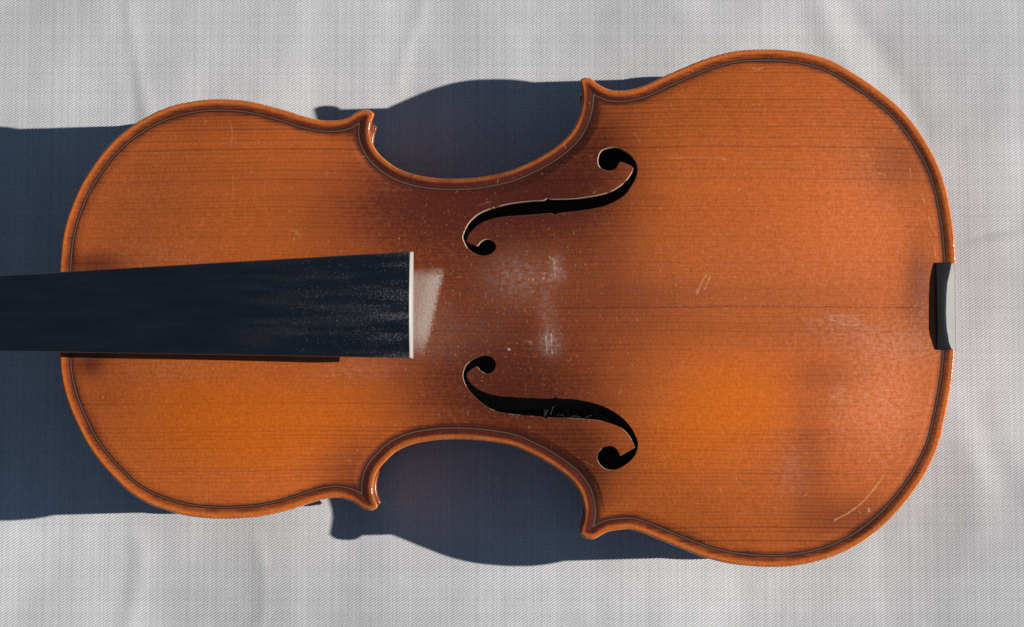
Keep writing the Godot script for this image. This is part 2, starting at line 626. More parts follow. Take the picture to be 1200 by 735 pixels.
func cloth_material() -> StandardMaterial3D:
	var noise := FastNoiseLite.new()
	noise.seed = 21
	noise.frequency = 0.03
	noise.fractal_octaves = 3
	var grain := noise.get_seamless_image(TWILL, TWILL).get_data()
	noise.seed = 22
	noise.frequency = 0.25
	noise.fractal_octaves = 2
	var fine := noise.get_seamless_image(TWILL, TWILL).get_data()
	var warp := PackedFloat32Array()
	var weft := PackedFloat32Array()
	for i in 256:
		warp.append(rng.randf_range(-0.05, 0.05))
		weft.append(rng.randf_range(-0.03, 0.03))
	var col := PackedByteArray()
	col.resize(TWILL * TWILL * 3)
	var hgt := PackedByteArray()
	hgt.resize(TWILL * TWILL)
	for y in TWILL:
		var fy := float(y) / TWILL * 56.0
		var wf: float = weft[int(float(y) / TWILL * 112.0)]
		for x in TWILL:
			var at := y * TWILL + x
			var f := float(fine[at]) / 255.0 - 0.5
			var ph := float(x) / TWILL * 36.0 + fy + f * 0.26 + (float(grain[at]) / 255.0 - 0.5) * 0.3
			ph -= floorf(ph)
			# a bright warp float with a dark thread between
			var rib := 0.5 - 0.5 * cos(ph * TAU)
			rib = rib * rib * (3.0 - 2.0 * rib)
			var wv: float = warp[int(float(x) / TWILL * 128.0)]
			var g := float(grain[at]) / 255.0 - 0.5
			var a := 0.48 + 0.33 * rib + wv + wf * 0.6 + f * 0.20 + g * 0.06
			var b := int(clampf(pow(clampf(a, 0.02, 1.0), 1.0 / 2.2) * 255.0, 0.0, 255.0))
			col[at * 3] = b
			col[at * 3 + 1] = b
			col[at * 3 + 2] = b
			hgt[at] = int(clampf((rib * 0.75 + 0.12 + f * 0.15) * 255.0, 0.0, 255.0))
	var m := StandardMaterial3D.new()
	m.albedo_texture = ImageTexture.create_from_image(Image.create_from_data(TWILL, TWILL, false, Image.FORMAT_RGB8, col))
	m.heightmap_enabled = true
	m.heightmap_texture = ImageTexture.create_from_image(Image.create_from_data(TWILL, TWILL, false, Image.FORMAT_L8, hgt))
	m.heightmap_scale = 0.006
	m.roughness = 0.95
	m.metallic_specular = 0.2
	# grime and uneven fading over the whole piece
	var s := 520
	var big := FastNoiseLite.new()
	big.seed = 31
	big.frequency = 0.006
	big.fractal_octaves = 4
	var blot := big.get_image(s, s).get_data()
	big.seed = 32
	big.frequency = 0.02
	var streak := big.get_image(s, s).get_data()
	var d := PackedByteArray()
	d.resize(s * s * 3)
	for y in s:
		for x in s:
			var at := y * s + x
			# streaks follow the warp, which runs down the picture
			var st := float(streak[(y / 7) * s + x]) / 255.0 - 0.5
			var a := 0.93 + 0.12 * (float(blot[at]) / 255.0 - 0.5) + 0.09 * st
			var b := int(clampf(a, 0.0, 1.0) * 255.0)
			d[at * 3] = b
			d[at * 3 + 1] = b
			d[at * 3 + 2] = b
	m.detail_enabled = true
	m.detail_blend_mode = BaseMaterial3D.BLEND_MODE_MUL
	m.detail_uv_layer = BaseMaterial3D.DETAIL_UV_2
	m.detail_albedo = ImageTexture.create_from_image(Image.create_from_data(s, s, false, Image.FORMAT_RGB8, d))
	return m


# ==================================================================== the belly
func make_belly() -> void:
	var by_edge := [dist, 1.0, -0.55, grad_x, grad_z]
	var by_hole := [hole, 1.0, 0.0, hole_gx, hole_gz]
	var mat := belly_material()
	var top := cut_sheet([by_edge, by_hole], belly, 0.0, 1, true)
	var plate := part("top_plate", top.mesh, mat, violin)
	# the rounded edge below the sheet
	part("plate_edge", hang(top.rims[0], top.outs[0], [Vector2(-0.1, 0), Vector2(0.0, 0), Vector2(0.2, -0.05), Vector2(0.4, -0.2), Vector2(0.58, -0.44), Vector2(0.72, -0.8), Vector2(0.8, -1.25), Vector2(0.82, -1.9), Vector2(0.75, -2.5), Vector2(0.5, -3.0), Vector2(-2.2, -3.2)]), mat, plate)
	var under := cut_sheet([by_edge, by_hole], belly, -3.0, 2, false)
	var raw := plain(lin(0.40, 0.27, 0.15), 0.8)
	part("inner_face", under.mesh, raw, plate)
	# the cut through the wood at the two f-holes, its rim worn down to pale wood
	var pale_wood := plain(lin(0.40, 0.25, 0.15), 0.7)
	var stained := plain(lin(0.13, 0.048, 0.02), 0.55)
	var breaks := FastNoiseLite.new()
	breaks.seed = 61
	breaks.frequency = 0.11
	for near in [false, true]:
		var worn: Array[bool] = []
		var sound: Array[bool] = []
		for s in range(0, top.rims[1].size(), 2):
			var o: Vector2 = top.outs[1][s]
			var here: bool = (top.rims[1][s].z >= 0.0) == near
			var rubbed: bool = (o.y < -0.25 or o.x > 0.6) if near else (o.y > 0.45 or o.x > 0.75)
			rubbed = rubbed and breaks.get_noise_2d(top.rims[1][s].x, top.rims[1][s].z) > (-0.05 if near else -0.3)
			worn.append(here and rubbed)
			sound.append(here and not rubbed)
		var bevel := [Vector2(0, 0), Vector2(0.10, -0.08), Vector2(0.16, -0.45)] if near else [Vector2(0, 0), Vector2(0.2, -0.1), Vector2(0.32, -0.5)]
		var last: Vector2 = bevel[2]
		var rim := part("f_hole_edge", hang(top.rims[1], top.outs[1], bevel, false, worn), pale_wood, plate)
		part("f_hole_edge", hang(top.rims[1], top.outs[1], bevel, false, sound), stained, plate)
		var both: Array[bool] = []
		for s in worn.size():
			both.append(worn[s] or sound[s])
		part("f_hole_wall", hang(top.rims[1], top.outs[1], [last, Vector2(last.x, -3.0)], false, both), plain(lin(0.10, 0.05, 0.022), 0.7), plate)
	# inlaid purfling: black, pale, black
	var black := plain(lin(0.014, 0.008, 0.007), 0.5)
	var pale := plain(lin(0.17, 0.060, 0.018), 0.45)
	for strip in [[3.68, 4.12, black], [4.12, 4.56, pale], [4.56, 5.02, black]]:
		var lo: float = strip[0]
		var hi: float = strip[1]
		var band := cut_sheet([[dist, 1.0, -lo, grad_x, grad_z], [dist, -1.0, hi, grad_x, grad_z]], belly, 0.05, 1, true)
		part("purfling", band.mesh, strip[2], plate)


func blob_layer(w: int, h: int, spots: Array, base: float) -> Image:
	# a coarse layer of soft patches, 2 mm a pixel
	var data := PackedFloat32Array()
	data.resize(w * h)
	for y in h:
		for x in w:
			var px := X0 + (x + 0.5) / w * (NX - 1) * STEP
			var pz := Z0 + (y + 0.5) / h * (NZ - 1) * STEP
			var s := base
			for b in spots:
				var dx: float = (px - b[0]) / b[2]
				var dz: float = (pz - b[1]) / b[3]
				var q := dx * dx + dz * dz
				if q < 6.0:
					s += b[4] * exp(-q * 1.1)
			data[y * w + x] = s
	return Image.create_from_data(w, h, false, Image.FORMAT_RF, data.to_byte_array())


func belly_material() -> StandardMaterial3D:
	var dark_spots := [
		[101, 7, 64, 7, 0.10],
		[-61, -74, 5, 5, 0.55],
		[30, -85, 5, 6, 0.50],
		[30, 83, 4, 5, 0.50],
		[-58, 73, 5, 5, 0.50],
		[-148, -39, 27, 27, 0.05],
		[-169, 39, 10, 20, 0.06],
		[-15, -22, 47, 57, 0.42],
		[10, -47, 34, 17, 0.38],
		[0, 32, 47, 27, 0.42],
		[-44, -49, 25, 24, 0.32],
		[-59, 62, 19, 15, 0.32],
		[27, 66, 14, 20, 0.30],
		[35, -69, 17, 20, 0.28],
		[118, 56, 10, 32, 0.16],
		[127, 25, 20, 7, 0.14],
		[163, -12, 7, 20, 0.30],
		[135, 81, 22, 9, 0.25],
		[155, -59, 15, 15, 0.20],
		[-167, -20, 14, 5, 0.40],
		[-169, 20, 7, 5, 0.42],
		[-162, 32, 15, 20, 0.10],
		[-118, -79, 37, 7, 0.14],
		[-74, -39, 20, 20, 0.10],
		[34, -22, 20, 30, 0.15],
		[91, -7, 68, 6, 0.10],
		[54, -2, 24, 20, 0.10],
		[150, 37, 19, 22, -0.20],  # lightened as part of the painted sky reflection
		[89, 35, 29, 20, -0.22],  # this and the next two brighten the painted golden areas without sky reflection
		[68, 52, 27, 19, -0.15],
		[-108, 46, 51, 27, -0.22],
		[135, -37, 29, 22, -0.14],
		[78, -56, 27, 17, -0.05],
		[-122, -32, 27, 20, -0.02],
		[-118, -56, 51, 20, 0.06],
		[-91, 19, 20, 14, 0.05]
	]
	var no_sheen_spots := [  # golden areas: missing sky reflection, painted into the varnish colour
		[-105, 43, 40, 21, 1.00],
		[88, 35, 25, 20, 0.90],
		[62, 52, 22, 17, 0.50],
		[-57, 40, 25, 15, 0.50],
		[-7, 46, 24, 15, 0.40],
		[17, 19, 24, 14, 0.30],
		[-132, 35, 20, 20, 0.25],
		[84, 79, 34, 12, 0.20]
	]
	var sheen_and_dust_spots := [  # painted sky reflection, mixed with real dust film and bridge-foot marks
		[149, 38, 19, 21, 0.34],  # pale sky reflection on the lower bout, put into the colour
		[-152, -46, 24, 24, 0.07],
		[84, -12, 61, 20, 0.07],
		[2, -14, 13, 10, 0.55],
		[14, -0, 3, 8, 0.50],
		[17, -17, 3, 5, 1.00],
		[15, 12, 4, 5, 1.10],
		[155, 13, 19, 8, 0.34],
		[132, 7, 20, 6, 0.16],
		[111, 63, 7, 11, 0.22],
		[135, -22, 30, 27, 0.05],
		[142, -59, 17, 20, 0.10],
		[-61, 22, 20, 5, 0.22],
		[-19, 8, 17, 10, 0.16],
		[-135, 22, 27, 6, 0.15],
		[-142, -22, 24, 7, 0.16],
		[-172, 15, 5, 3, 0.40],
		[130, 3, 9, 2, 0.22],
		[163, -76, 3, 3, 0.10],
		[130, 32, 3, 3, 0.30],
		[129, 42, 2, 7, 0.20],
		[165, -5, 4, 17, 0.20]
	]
	var scratches := [
		[0.45, 0.75, 0, [128.2, 82.3, 135.0, 78.6, 140.1, 74.5, 144.1, 69.8, 147.2, 65.8]],
		[0.3, 0.5, 0, [147.2, 65.8, 149.2, 62.4]],
		[0.3, 0.45, 0, [62.4, -61.8, 72.6, -62.1, 84.4, -61.5]],
		[0.6, 0.6, 0, [84.0, -61.8, 85.1, -61.1]],
		[0.3, 0.25, 0, [84.4, -61.5, 101.2, -60.5, 121.5, -61.1]],
		[0.3, 0.42, 2, [126.6, 1.3, 131.6, 1.0, 137.7, 2.7, 138.4, 4.3, 133.7, 4.7, 126.9, 2.7]],
		[0.5, 0.7, 0, [73.6, -7.8, 74.6, -10.5, 75.9, -13.2, 77.3, -14.9]],
		[0.4, 0.7, 0, [76.3, -9.2, 77.6, -11.9, 78.6, -14.6]],
		[0.35, 0.6, 0, [73.2, -6.8, 73.2, -9.2]],
		[0.35, 0.4, 0, [-113.4, -78.0, -112.4, -72.6, -112.7, -69.2]],
		[0.3, 0.35, 0, [-111.7, -55.7, -111.4, -45.6]],
		[0.8, 0.55, 0, [-87.1, -33.1, -84.4, -30.8]],
		[0.3, 0.4, 0, [-154.9, 58.3, -152.2, 61.0, -148.5, 61.4]],
		[0.3, 0.4, 0, [-146.5, 61.7, -147.5, 67.5]],
		[0.3, 0.5, 0, [159.6, -1.4, 162.0, -3.8]],
		[0.3, 0.5, 0, [162.7, 0.3, 164.7, -2.4]],
		[0.45, 0.6, 0, [140.1, -63.2, 143.1, -63.5]],
		[0.4, 0.5, 0, [147.2, -56.4, 149.9, -55.7]],
		[0.35, 0.6, 0, [160.0, -58.4, 160.3, -54.7]],
		[0.3, 0.3, 0, [147.8, -35.5, 150.2, -42.2, 151.9, -43.6]],
		[0.3, 0.3, 0, [-92.5, 33.0, -88.4, 31.3]],
		[0.35, 0.4, 0, [28.7, 59.0, 32.4, 60.7]],
		[0.5, 0.55, 1, [13.5, -1.7, 54.0, -2.1, 101.2, -2.4, 163.4, -2.4]],
		[0.4, 0.3, 1, [-13.5, -37.8, -60.8, -38.2]],
		[0.3, 0.14, 0, [-54.0, -50.0, -40.5, -49.7]],
		[0.4, 0.35, 1, [33.8, -45.6, 60.8, -45.9]],
		[0.5, 0.3, 1, [157.3, -35.1, 165.4, -34.8]],
		[0.69, 0.95, 2, [-1.4, 14.5, -0.7, 14.8]],
		[0.6, 0.9, 2, [142.1, 78.9, 142.1, 77.6]],
		[0.5, 0.6, 0, [60.1, 57.0, 60.4, 57.7]],
		[1.3, 0.8, 0, [5.7, -13.5, 8.8, -12.9]],
		[0.9, 0.9, 0, [12.5, -15.6, 12.8, -12.9]],
		[1.6, 0.8, 0, [15.2, -22.3, 17.2, -20.3]],
		[1.2, 0.7, 0, [6.1, 11.1, 8.1, 12.4]],
		[0.4, 0.5, 2, [13.5, 9.1, 13.8, 15.8]],
		[0.4, 0.5, 2, [15.5, 8.4, 15.9, 16.5]],
		[0.4, 0.5, 2, [16.9, -20.3, 17.2, -13.2]],
		[0.35, 0.5, 0, [145.1, -30.4, 146.5, -34.8]],
		[0.35, 0.5, 0, [121.5, -11.9, 124.9, -10.8]],
		[0.3, 0.45, 0, [48.9, -72.6, 51.3, -68.6]],
		[0.3, 0.45, 0, [102.9, -76.0, 106.3, -75.6]],
		[0.5, 0.5, 0, [167.4, -38.9, 168.4, -34.8]],
		[0.5, 0.5, 0, [164.7, -48.3, 165.7, -44.9]],
		[0.5, 0.6, 0, [169.4, -27.0, 169.8, -23.3]],
		[0.4, 0.6, 0, [97.2, -99.3, 98.9, -98.6, 101.2, -99.3]],
		[0.35, 0.35, 0, [-13.5, -43.2, -8.4, -44.9]],
		[0.3, 0.35, 1, [-18.6, 32.0, 0.0, 34.0]]
	]
	var w := int((NX - 1) * STEP * TEX)
	var h := int((NZ - 1) * STEP * TEX)
	var lw := w / 8
	var lh := h / 8
	var layers: Array[PackedFloat32Array] = []
	for spots in [[dark_spots, 0.33], [no_sheen_spots, 0.0], [sheen_and_dust_spots, 0.0]]:
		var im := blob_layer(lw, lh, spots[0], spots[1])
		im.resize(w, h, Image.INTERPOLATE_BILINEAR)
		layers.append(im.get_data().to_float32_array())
	var di := Image.create_from_data(NX, NZ, false, Image.FORMAT_RF, dist.to_byte_array())
	di.resize(w, h, Image.INTERPOLATE_BILINEAR)
	var dd := di.get_data().to_float32_array()
	# year rings of the spruce: a list of shades every 0.05 mm across the belly
	var rings := PackedFloat32Array()
	rings.resize(5000)
	var at_z := 0.0
	while at_z < 250.0:
		var wide := rng.randf_range(1.1, 2.1)
		var strong := rng.randf_range(0.2, 0.75) if rng.randf() < 0.85 else 0.95
		for k in int(wide / 0.05):
			var f := k * 0.05 / wide
			var slot := int((at_z + k * 0.05) / 0.05)
			if slot < 5000:
				rings[slot] = strong * (pow(f / 0.84, 2.4) if f < 0.84 else pow((1.0 - f) / 0.16, 0.7))
		at_z += wide
	var noise := FastNoiseLite.new()
	noise.fractal_octaves = 3
	var maps: Array[PackedByteArray] = []
	for f in [[51, 0.0012], [52, 0.09], [53, 0.022], [54, 0.45], [55, 0.14]]:
		noise.seed = f[0]
		noise.frequency = f[1]
		maps.append(noise.get_image(w, h).get_data())
	# short flecks along the grain
	noise.seed = 56
	noise.frequency = 0.3
	var long_im := noise.get_image(w / 7, h)
	long_im.resize(w, h, Image.INTERPOLATE_CUBIC)
	var fleck := long_im.get_data()
	var warp := maps[0]
	var mott := maps[1]
	var blotch := maps[2]
	var speck := maps[3]
	var peel := maps[4]
	var col := PackedByteArray()
	col.resize(w * h * 3)
	var hgt := PackedByteArray()
	hgt.resize(w * h)
	var gloss := PackedByteArray()
	gloss.resize(w * h)
	var dark := layers[0]
	var no_sheen := layers[1]
	var sheen_and_dust := layers[2]
	for y in h:
		var z := Z0 + (y + 0.5) / TEX
		for x in w:
			var at := y * w + x
			var d := dd[at]
			if d < -1.5:
				continue
			var n_w := float(warp[at]) / 255.0 - 0.5
			var n_m := float(mott[at]) / 255.0 - 0.5
			var n_b := float(blotch[at]) / 255.0 - 0.5
			var n_s := float(speck[at]) / 255.0 - 0.5
			var n_p := float(peel[at]) / 255.0 - 0.5
			var n_f := float(fleck[at]) / 255.0 - 0.5
			var ring: float = rings[clampi(int((z + 120.0 + n_w * 2.2) / 0.05), 0, 4999)]
			var t := dark[at] + n_b * 0.04 + (n_m * 0.55 + n_f * 0.5 + n_s * 0.7) * maxf(dark[at] - 0.34, 0.0)
			var g := 0.75 * smoothstep(0.05, 0.9, no_sheen[at] + n_b * 0.1)
			t += (0.10 + 0.12 * n_b) * smoothstep(8.0, 4.5, d)
			t += ring * (0.13 + 0.26 * smoothstep(20.0, 80.0, absf(z + 3.0))) * (0.85 + 0.35 * n_b + 0.3 * n_f) * smoothstep(0.6, 2.6, d)
			# the channel holds dark varnish, the crest of the edge is rubbed bright
			t += (0.22 + 0.12 * n_b + 0.3 * exp(-(x / TEX + X0) * (x / TEX + X0) / 3000.0)) * smoothstep(1.6, 3.0, d) * smoothstep(6.8, 4.4, d)
			t -= (0.16 + n_b * 0.12) * smoothstep(2.0, 0.9, d)
			t = clampf(t, 0.0, 1.0)
			var u := t * t * (3.0 - 2.0 * t)
			var r := 0.61 + (0.086 - 0.61) * u
			var gr := 0.136 + (0.0150 - 0.136) * u
			var b := 0.020 + (0.0068 - 0.020) * u
			# deeper orange painted in where the varnish mirrors no bright sky
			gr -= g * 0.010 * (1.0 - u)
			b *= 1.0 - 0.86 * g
			var rub := smoothstep(2.2, 0.8, d) * (0.30 + n_b * 0.35 + n_m * 0.25)
			if rub > 0.0:
				r += (0.66 - r) * rub
				gr += (0.20 - gr) * rub
				b += (0.045 - b) * rub
			var shade := 1.0 + n_m * 0.14 + n_s * 0.24 + n_f * 0.34
			r *= shade
			gr *= shade
			b *= shade
			var hz := clampf(sheen_and_dust[at] * (0.55 + 1.6 * n_m + 2.4 * n_s + 1.4 * n_f), 0.0, 0.85)  # pale tint: painted sky reflection plus dust
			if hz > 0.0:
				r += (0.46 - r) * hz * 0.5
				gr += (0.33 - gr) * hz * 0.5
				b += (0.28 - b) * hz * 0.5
			col[at * 3] = to_byte(r)
			col[at * 3 + 1] = to_byte(gr)
			col[at * 3 + 2] = to_byte(b)
			hgt[at] = int(clampf(128.0 + n_p * 130.0 + n_m * 40.0 + n_s * 10.0 - ring * 10.0, 0.0, 255.0))
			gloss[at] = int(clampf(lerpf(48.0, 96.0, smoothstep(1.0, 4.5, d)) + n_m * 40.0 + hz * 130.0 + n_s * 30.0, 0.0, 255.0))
	# rosin dust at the end of the fingerboard
	for y in range(int((-18.0 - Z0) * TEX), int((22.0 - Z0) * TEX)):
		for x in range(int((-43.0 - X0) * TEX), int((-14.0 - X0) * TEX)):
			var p := Vector2(X0 + x / TEX, Z0 + y / TEX)
			var soft := (float(mott[y * w + x]) / 255.0 - 0.5)
			var right := lerpf(-27.5, -34.5, (p.y + 15.8) / 31.8) + soft * 1.0 + (float(speck[y * w + x]) / 255.0 - 0.5) * 3.0
			var a := smoothstep(right + 0.7, right - 1.3, p.x) * smoothstep(-19.0, -12.5, p.y + soft * 3.0) * smoothstep(19.0, 5.0, p.y)
			a *= 0.55 + 0.38 * smoothstep(right - 8.0, right - 2.0, p.x)
			var n := float(speck[y * w + x]) / 255.0 - 0.5
			var spill := 0.22 * smoothstep(-16.0, -34.0, p.x) * smoothstep(-16.0, 4.0, p.y) * smoothstep(22.0, 14.0, p.y)
			a = clampf(maxf(a, 0.0) + n * 1.9 * maxf(a, 0.0) + maxf(0.0, n * 5.0) * spill, 0.0, 0.9)
			dab(col, y * w + x, Vector3(0.50, 0.40, 0.34), a)
	# scratches, the joint of the two halves, chips: [width, strength, 0 bare wood / 1 dark / 2 white, line]
	var inks := [Vector3(0.62, 0.34, 0.17), Vector3(0.06, 0.014, 0.01), Vector3(0.62, 0.56, 0.52)]
	for s in scratches:
		var line := smooth_open(pairs(s[3]), 0.12)
		var wide: float = s[0]
		for p in line:
			if rng.randf() < 0.3:
				continue
			if wide > 0.7:
				p += Vector2(rng.randfn(0, 0.5), rng.randfn(0, 0.3))
				stamp(col, w, h, p, rng.randf_range(0.12, 0.35), inks[s[2]], s[1] * rng.randf_range(0.2, 0.6))
				continue
			stamp(col, w, h, p + Vector2(rng.randf_range(-0.08, 0.08), rng.randf_range(-0.08, 0.08)), wide * rng.randf_range(0.35, 0.65), inks[s[2]], s[1] * rng.randf_range(0.25, 0.6))
	# dust: pale specks everywhere, thicker in the middle
	for k in 6500:
		var p := Vector2(rng.randf_range(-178, 174), rng.randf_range(-104, 98))
		if k % 4:
			p = Vector2(rng.randfn(-8, 46), rng.randfn(0, 40))
		stamp(col, w, h, p, 0.09 + 0.13 * pow(rng.randf(), 4.0), Vector3(0.62, 0.42, 0.30), 0.08 + 0.55 * pow(rng.randf(), 2.5))
	for k in 120:
		var p := Vector2(rng.randf_range(-178, 174), rng.randf_range(-104, 98))
		var q := p + Vector2(rng.randf_range(-1.6, 1.6), rng.randf_range(-1.6, 1.6))
		for t in 14:
			stamp(col, w, h, p.lerp(q, t / 13.0), 0.14, Vector3(0.60, 0.36, 0.2), 0.2)
	for k in 260:
		stamp(col, w, h, Vector2(rng.randf_range(-178, 174), rng.randf_range(-104, 98)), rng.randf_range(0.12, 0.3), Vector3(0.05, 0.015, 0.01), rng.randf_range(0.2, 0.6))
	var m := StandardMaterial3D.new()
	m.albedo_texture = ImageTexture.create_from_image(Image.create_from_data(w, h, false, Image.FORMAT_RGB8, col))
	m.roughness = 1.0
	m.roughness_texture = ImageTexture.create_from_image(Image.create_from_data(w, h, false, Image.FORMAT_L8, gloss))
	m.roughness_texture_channel = BaseMaterial3D.TEXTURE_CHANNEL_RED
	m.heightmap_enabled = true
	m.heightmap_texture = ImageTexture.create_from_image(Image.create_from_data(w, h, false, Image.FORMAT_L8, hgt))
	m.heightmap_scale = 0.014
	m.metallic_specular = 0.42
	m.texture_repeat = false
	return m


func to_byte(v: float) -> int:
	return int(clampf(1.055 * pow(maxf(v, 0.0), 1.0 / 2.4) - 0.055, 0.0, 1.0) * 255.0 + 0.5)


func from_byte(b: int) -> float:
	return pow((b / 255.0 + 0.055) / 1.055, 2.4)


func dab(col: PackedByteArray, at: int, ink: Vector3, a: float) -> void:
	if a <= 0.01:
		return
	for c in 3:
		col[at * 3 + c] = to_byte(lerpf(from_byte(col[at * 3 + c]), ink[c], a))


func stamp(col: PackedByteArray, w: int, h: int, p: Vector2, r: float, ink: Vector3, a: float) -> void:
	var cx := (p.x - X0) * TEX - 0.5
	var cy := (p.y - Z0) * TEX - 0.5
	var rr := r * TEX
	for y in range(floori(cy - rr - 0.5), ceili(cy + rr + 0.5) + 1):
		for x in range(floori(cx - rr - 0.5), ceili(cx + rr + 0.5) + 1):
			if x >= 0 and y >= 0 and x < w and y < h:
				var q := clampf(rr + 0.5 - Vector2(x - cx, y - cy).length(), 0.0, 1.0)
				dab(col, y * w + x, ink, q * a)


# ==================================================================== back and ribs
func varnished(shade: float, seed_: int) -> StandardMaterial3D:
	var m := plain(lin(0.42 * shade, 0.105 * shade, 0.018 * shade), 0.3)
	var noise := FastNoiseLite.new()
	noise.seed = seed_
	noise.frequency = 0.02
	var t := NoiseTexture2D.new()
	t.width = 256
	t.height = 256
	t.seamless = true
	t.noise = noise
	var ramp := Gradient.new()
	ramp.set_color(0, Color(0.62, 0.55, 0.5))
	ramp.set_color(1, Color(1, 1, 1))
	t.color_ramp = ramp
	m.albedo_texture = t
	m.uv1_triplanar = true
	m.uv1_scale = Vector3(14, 14, 14)
	return m


func make_back_and_ribs() -> void:
	var coat := varnished(0.8, 71)
	var raw := plain(lin(0.36, 0.24, 0.13), 0.85)
	var low := PackedFloat32Array()
	low.resize(NX * NZ)
	for k in NZ:
		for i in NX:
			var at := k * NX + i
			var d := dist[at]
			var y := 12.9 - 12.6 * arching(d, swell[at], X0 + i * STEP)
			if d < 1.8:
				y += 1.0 * pow((1.8 - d) / 1.8, 2.1)
			low[at] = y
	var by_edge := [dist, 1.0, -0.9, grad_x, grad_z]
	var outer := cut_sheet([by_edge], low, 0.0, 3, false)
	var back := part("back_plate", outer.mesh, coat, violin)
	part("plate_edge", hang(outer.rims[0], outer.outs[0], [Vector2(-2.6, 16.9), Vector2(-0.5, 16.9), Vector2(0.0, 16.6), Vector2(0.3, 15.9), Vector2(0.3, 14.8), Vector2(0, 13.85)], true), coat, back)
	var inner := cut_sheet([[dist, 1.0, -2.0, grad_x, grad_z]], low, 3.6, 3, true)
	part("inner_face", inner.mesh, raw, back)
	# six ribs, each bent from corner to corner
	var wall := cut_sheet([[dist, 1.0, -1.5, grad_x, grad_z]], low, 0.0, 1, true, false)
	var rim: PackedVector3Array = wall.rims[0]
	var which: Array = [[], [], [], [], [], []]
	for s in range(0, rim.size(), 2):
		var p := (rim[s] + rim[s + 1]) * 0.5
		var spot := 2
		if p.x < -57.0 or (p.x < -52.0 and absf(p.z + 3.0) > 78.0):
			spot = 0
		elif p.x > 29.5:
			spot = 4
		if spot == 2 and p.x > 10.0 and wall.outs[0][s].x > -0.1 and absf(p.z + 3.0) > 80.0:
			spot = 4
		if p.z > -3.0:
			spot += 1
		for k in 6:
			which[k].append(k == spot)
	for k in 6:
		part("rib", hang(rim, wall.outs[0], [Vector2(0, 47.2), Vector2(0, 40.0), Vector2(0, 24.0), Vector2(0, 16.0)], true, which[k]), coat, violin)


func make_paper_label() -> void:
	var w := 62.0
	var x := -22.0
	var z := 27.0
	var rings: Array = []
	for k in 13:
		var px := x + w * k / 12.0
		var ring: Array = []
		for e in [[0.0, 0.1], [1.0, 0.1], [1.0, 0.0], [0.0, 0.0]]:
			var pz: float = z + 18.0 * e[0]
			ring.append(Vector3(px, inside_back(px, pz) + 0.15 + e[1], pz))
		rings.append(ring)
	var paper := part("paper_label", loft(rings), plain(lin(0.58, 0.46, 0.30), 0.9), violin)
	var words := TextMesh.new()
	var font := SystemFont.new()
	font.font_names = PackedStringArray(["Droid Serif"])
	words.font = font
	words.text = "Hieronymi filii fecit A"
	words.font_size = 32
	words.pixel_size = 0.001 * 52.0 / 330.0
	words.depth = 0.00005
	words.horizontal_alignment = HORIZONTAL_ALIGNMENT_LEFT
	var t := part("lettering", words, plain(lin(0.02, 0.015, 0.01), 0.9), paper)
	t.position = Vector3(-13.0, maxf(inside_back(-13.0, 39.0), maxf(inside_back(12.0, 36.0), inside_back(39.0, 39.0))) + 0.5, 39.0) * MM
	t.rotation_degrees = Vector3(-90, 0, 0)


func inside_back(x: float, z: float) -> float:
	var at := clampi(int((z - Z0) / STEP), 0, NZ - 1) * NX + clampi(int((x - X0) / STEP), 0, NX - 1)
	return 12.9 - 12.6 * arching(dist[at], swell[at], x) + 3.6


func belly_at(x: float, z: float) -> float:
	return belly[clampi(roundi((z - Z0) / STEP), 0, NZ - 1) * NX + clampi(roundi((x - X0) / STEP), 0, NX - 1)]


# ==================================================================== saddle, fingerboard, neck
func make_saddle() -> void:
	# plan: [z, height over the belly, right edge of the top]
	var plan := [[-20.5, 0.35, 176.4], [-20.2, 0.65, 176.3], [-18.0, 0.95, 175.8], [-15.5, 1.25, 175.2], [-12.5, 1.5, 174.4], [-7.4, 1.65, 173.9], [0.0, 1.75, 173.6], [6.0, 1.8, 173.8], [8.5, 1.6, 174.3], [11.5, 1.1, 174.8], [14.2, 0.65, 175.9], [14.5, 0.35, 176.2]]
	var rings: Array = []
	for p in plan:
		var z: float = p[0]
		var l := 169.7
		var r: float = p[2]
		var y0 := belly_at(l, z)
		var top: float = y0 + p[1]
		var fall := 177.5 - r
		var ring: Array = []
		for q in [[l, y0 - 1.2], [l, top - 0.3], [l + 0.3, top], [lerpf(l, r, 0.5), top + 0.12], [r - 0.4, top], [r, top - 0.2], [r + fall * 0.5, top - 0.2 - fall * 0.25], [177.5, top - 0.2 - fall * 0.52], [177.75, top - 0.7 - fall * 0.52], [177.75, 46.0], [176.0, 46.0]]:
			ring.append(Vector3(q[0], q[1], z))
		rings.append(ring)
	part("saddle", loft(rings, true, false, 28.0), plain(lin(0.010, 0.010, 0.011), 0.44, 0.4), violin)


func board_line(x: float) -> Array:
	# middle, half width, height of the upper side edge
	var t := (x + 39.0) / -163.5
	return [lerpf(-1.93, 0.4, t), lerpf(20.73, 15.1, t), lerpf(76.0, 59.5, t)]


func make_fingerboard() -> void:
	var rings: Array = []
	var spots := [[-39.6, 0.12, 1.0], [-40.2, 0.0, 1.0]]
	var x := -46.0
	while x > -311.0:
		spots.append([x, 0.0, 1.0])
		x -= 12.0
	spots.append([-311.5, 0.0, 1.0])
	for s in spots:
		rings.append(board_section(s[0], s[1]))
	var board := part("fingerboard", loft(rings, true, true, 50.0), ebony_material(), violin)
	# the sawn end, rounded over and rubbed pale
	var tip: Array = []
	for s in [[-38.45, 4.4], [-38.55, 2.6], [-38.7, 0.9], [-39.1, 0.35], [-39.62, 0.115]]:
		tip.append(board_section(s[0], s[1]))
	part("end_face", loft(tip, true, true, 50.0), plain(lin(0.34, 0.32, 0.29), 0.5), board)


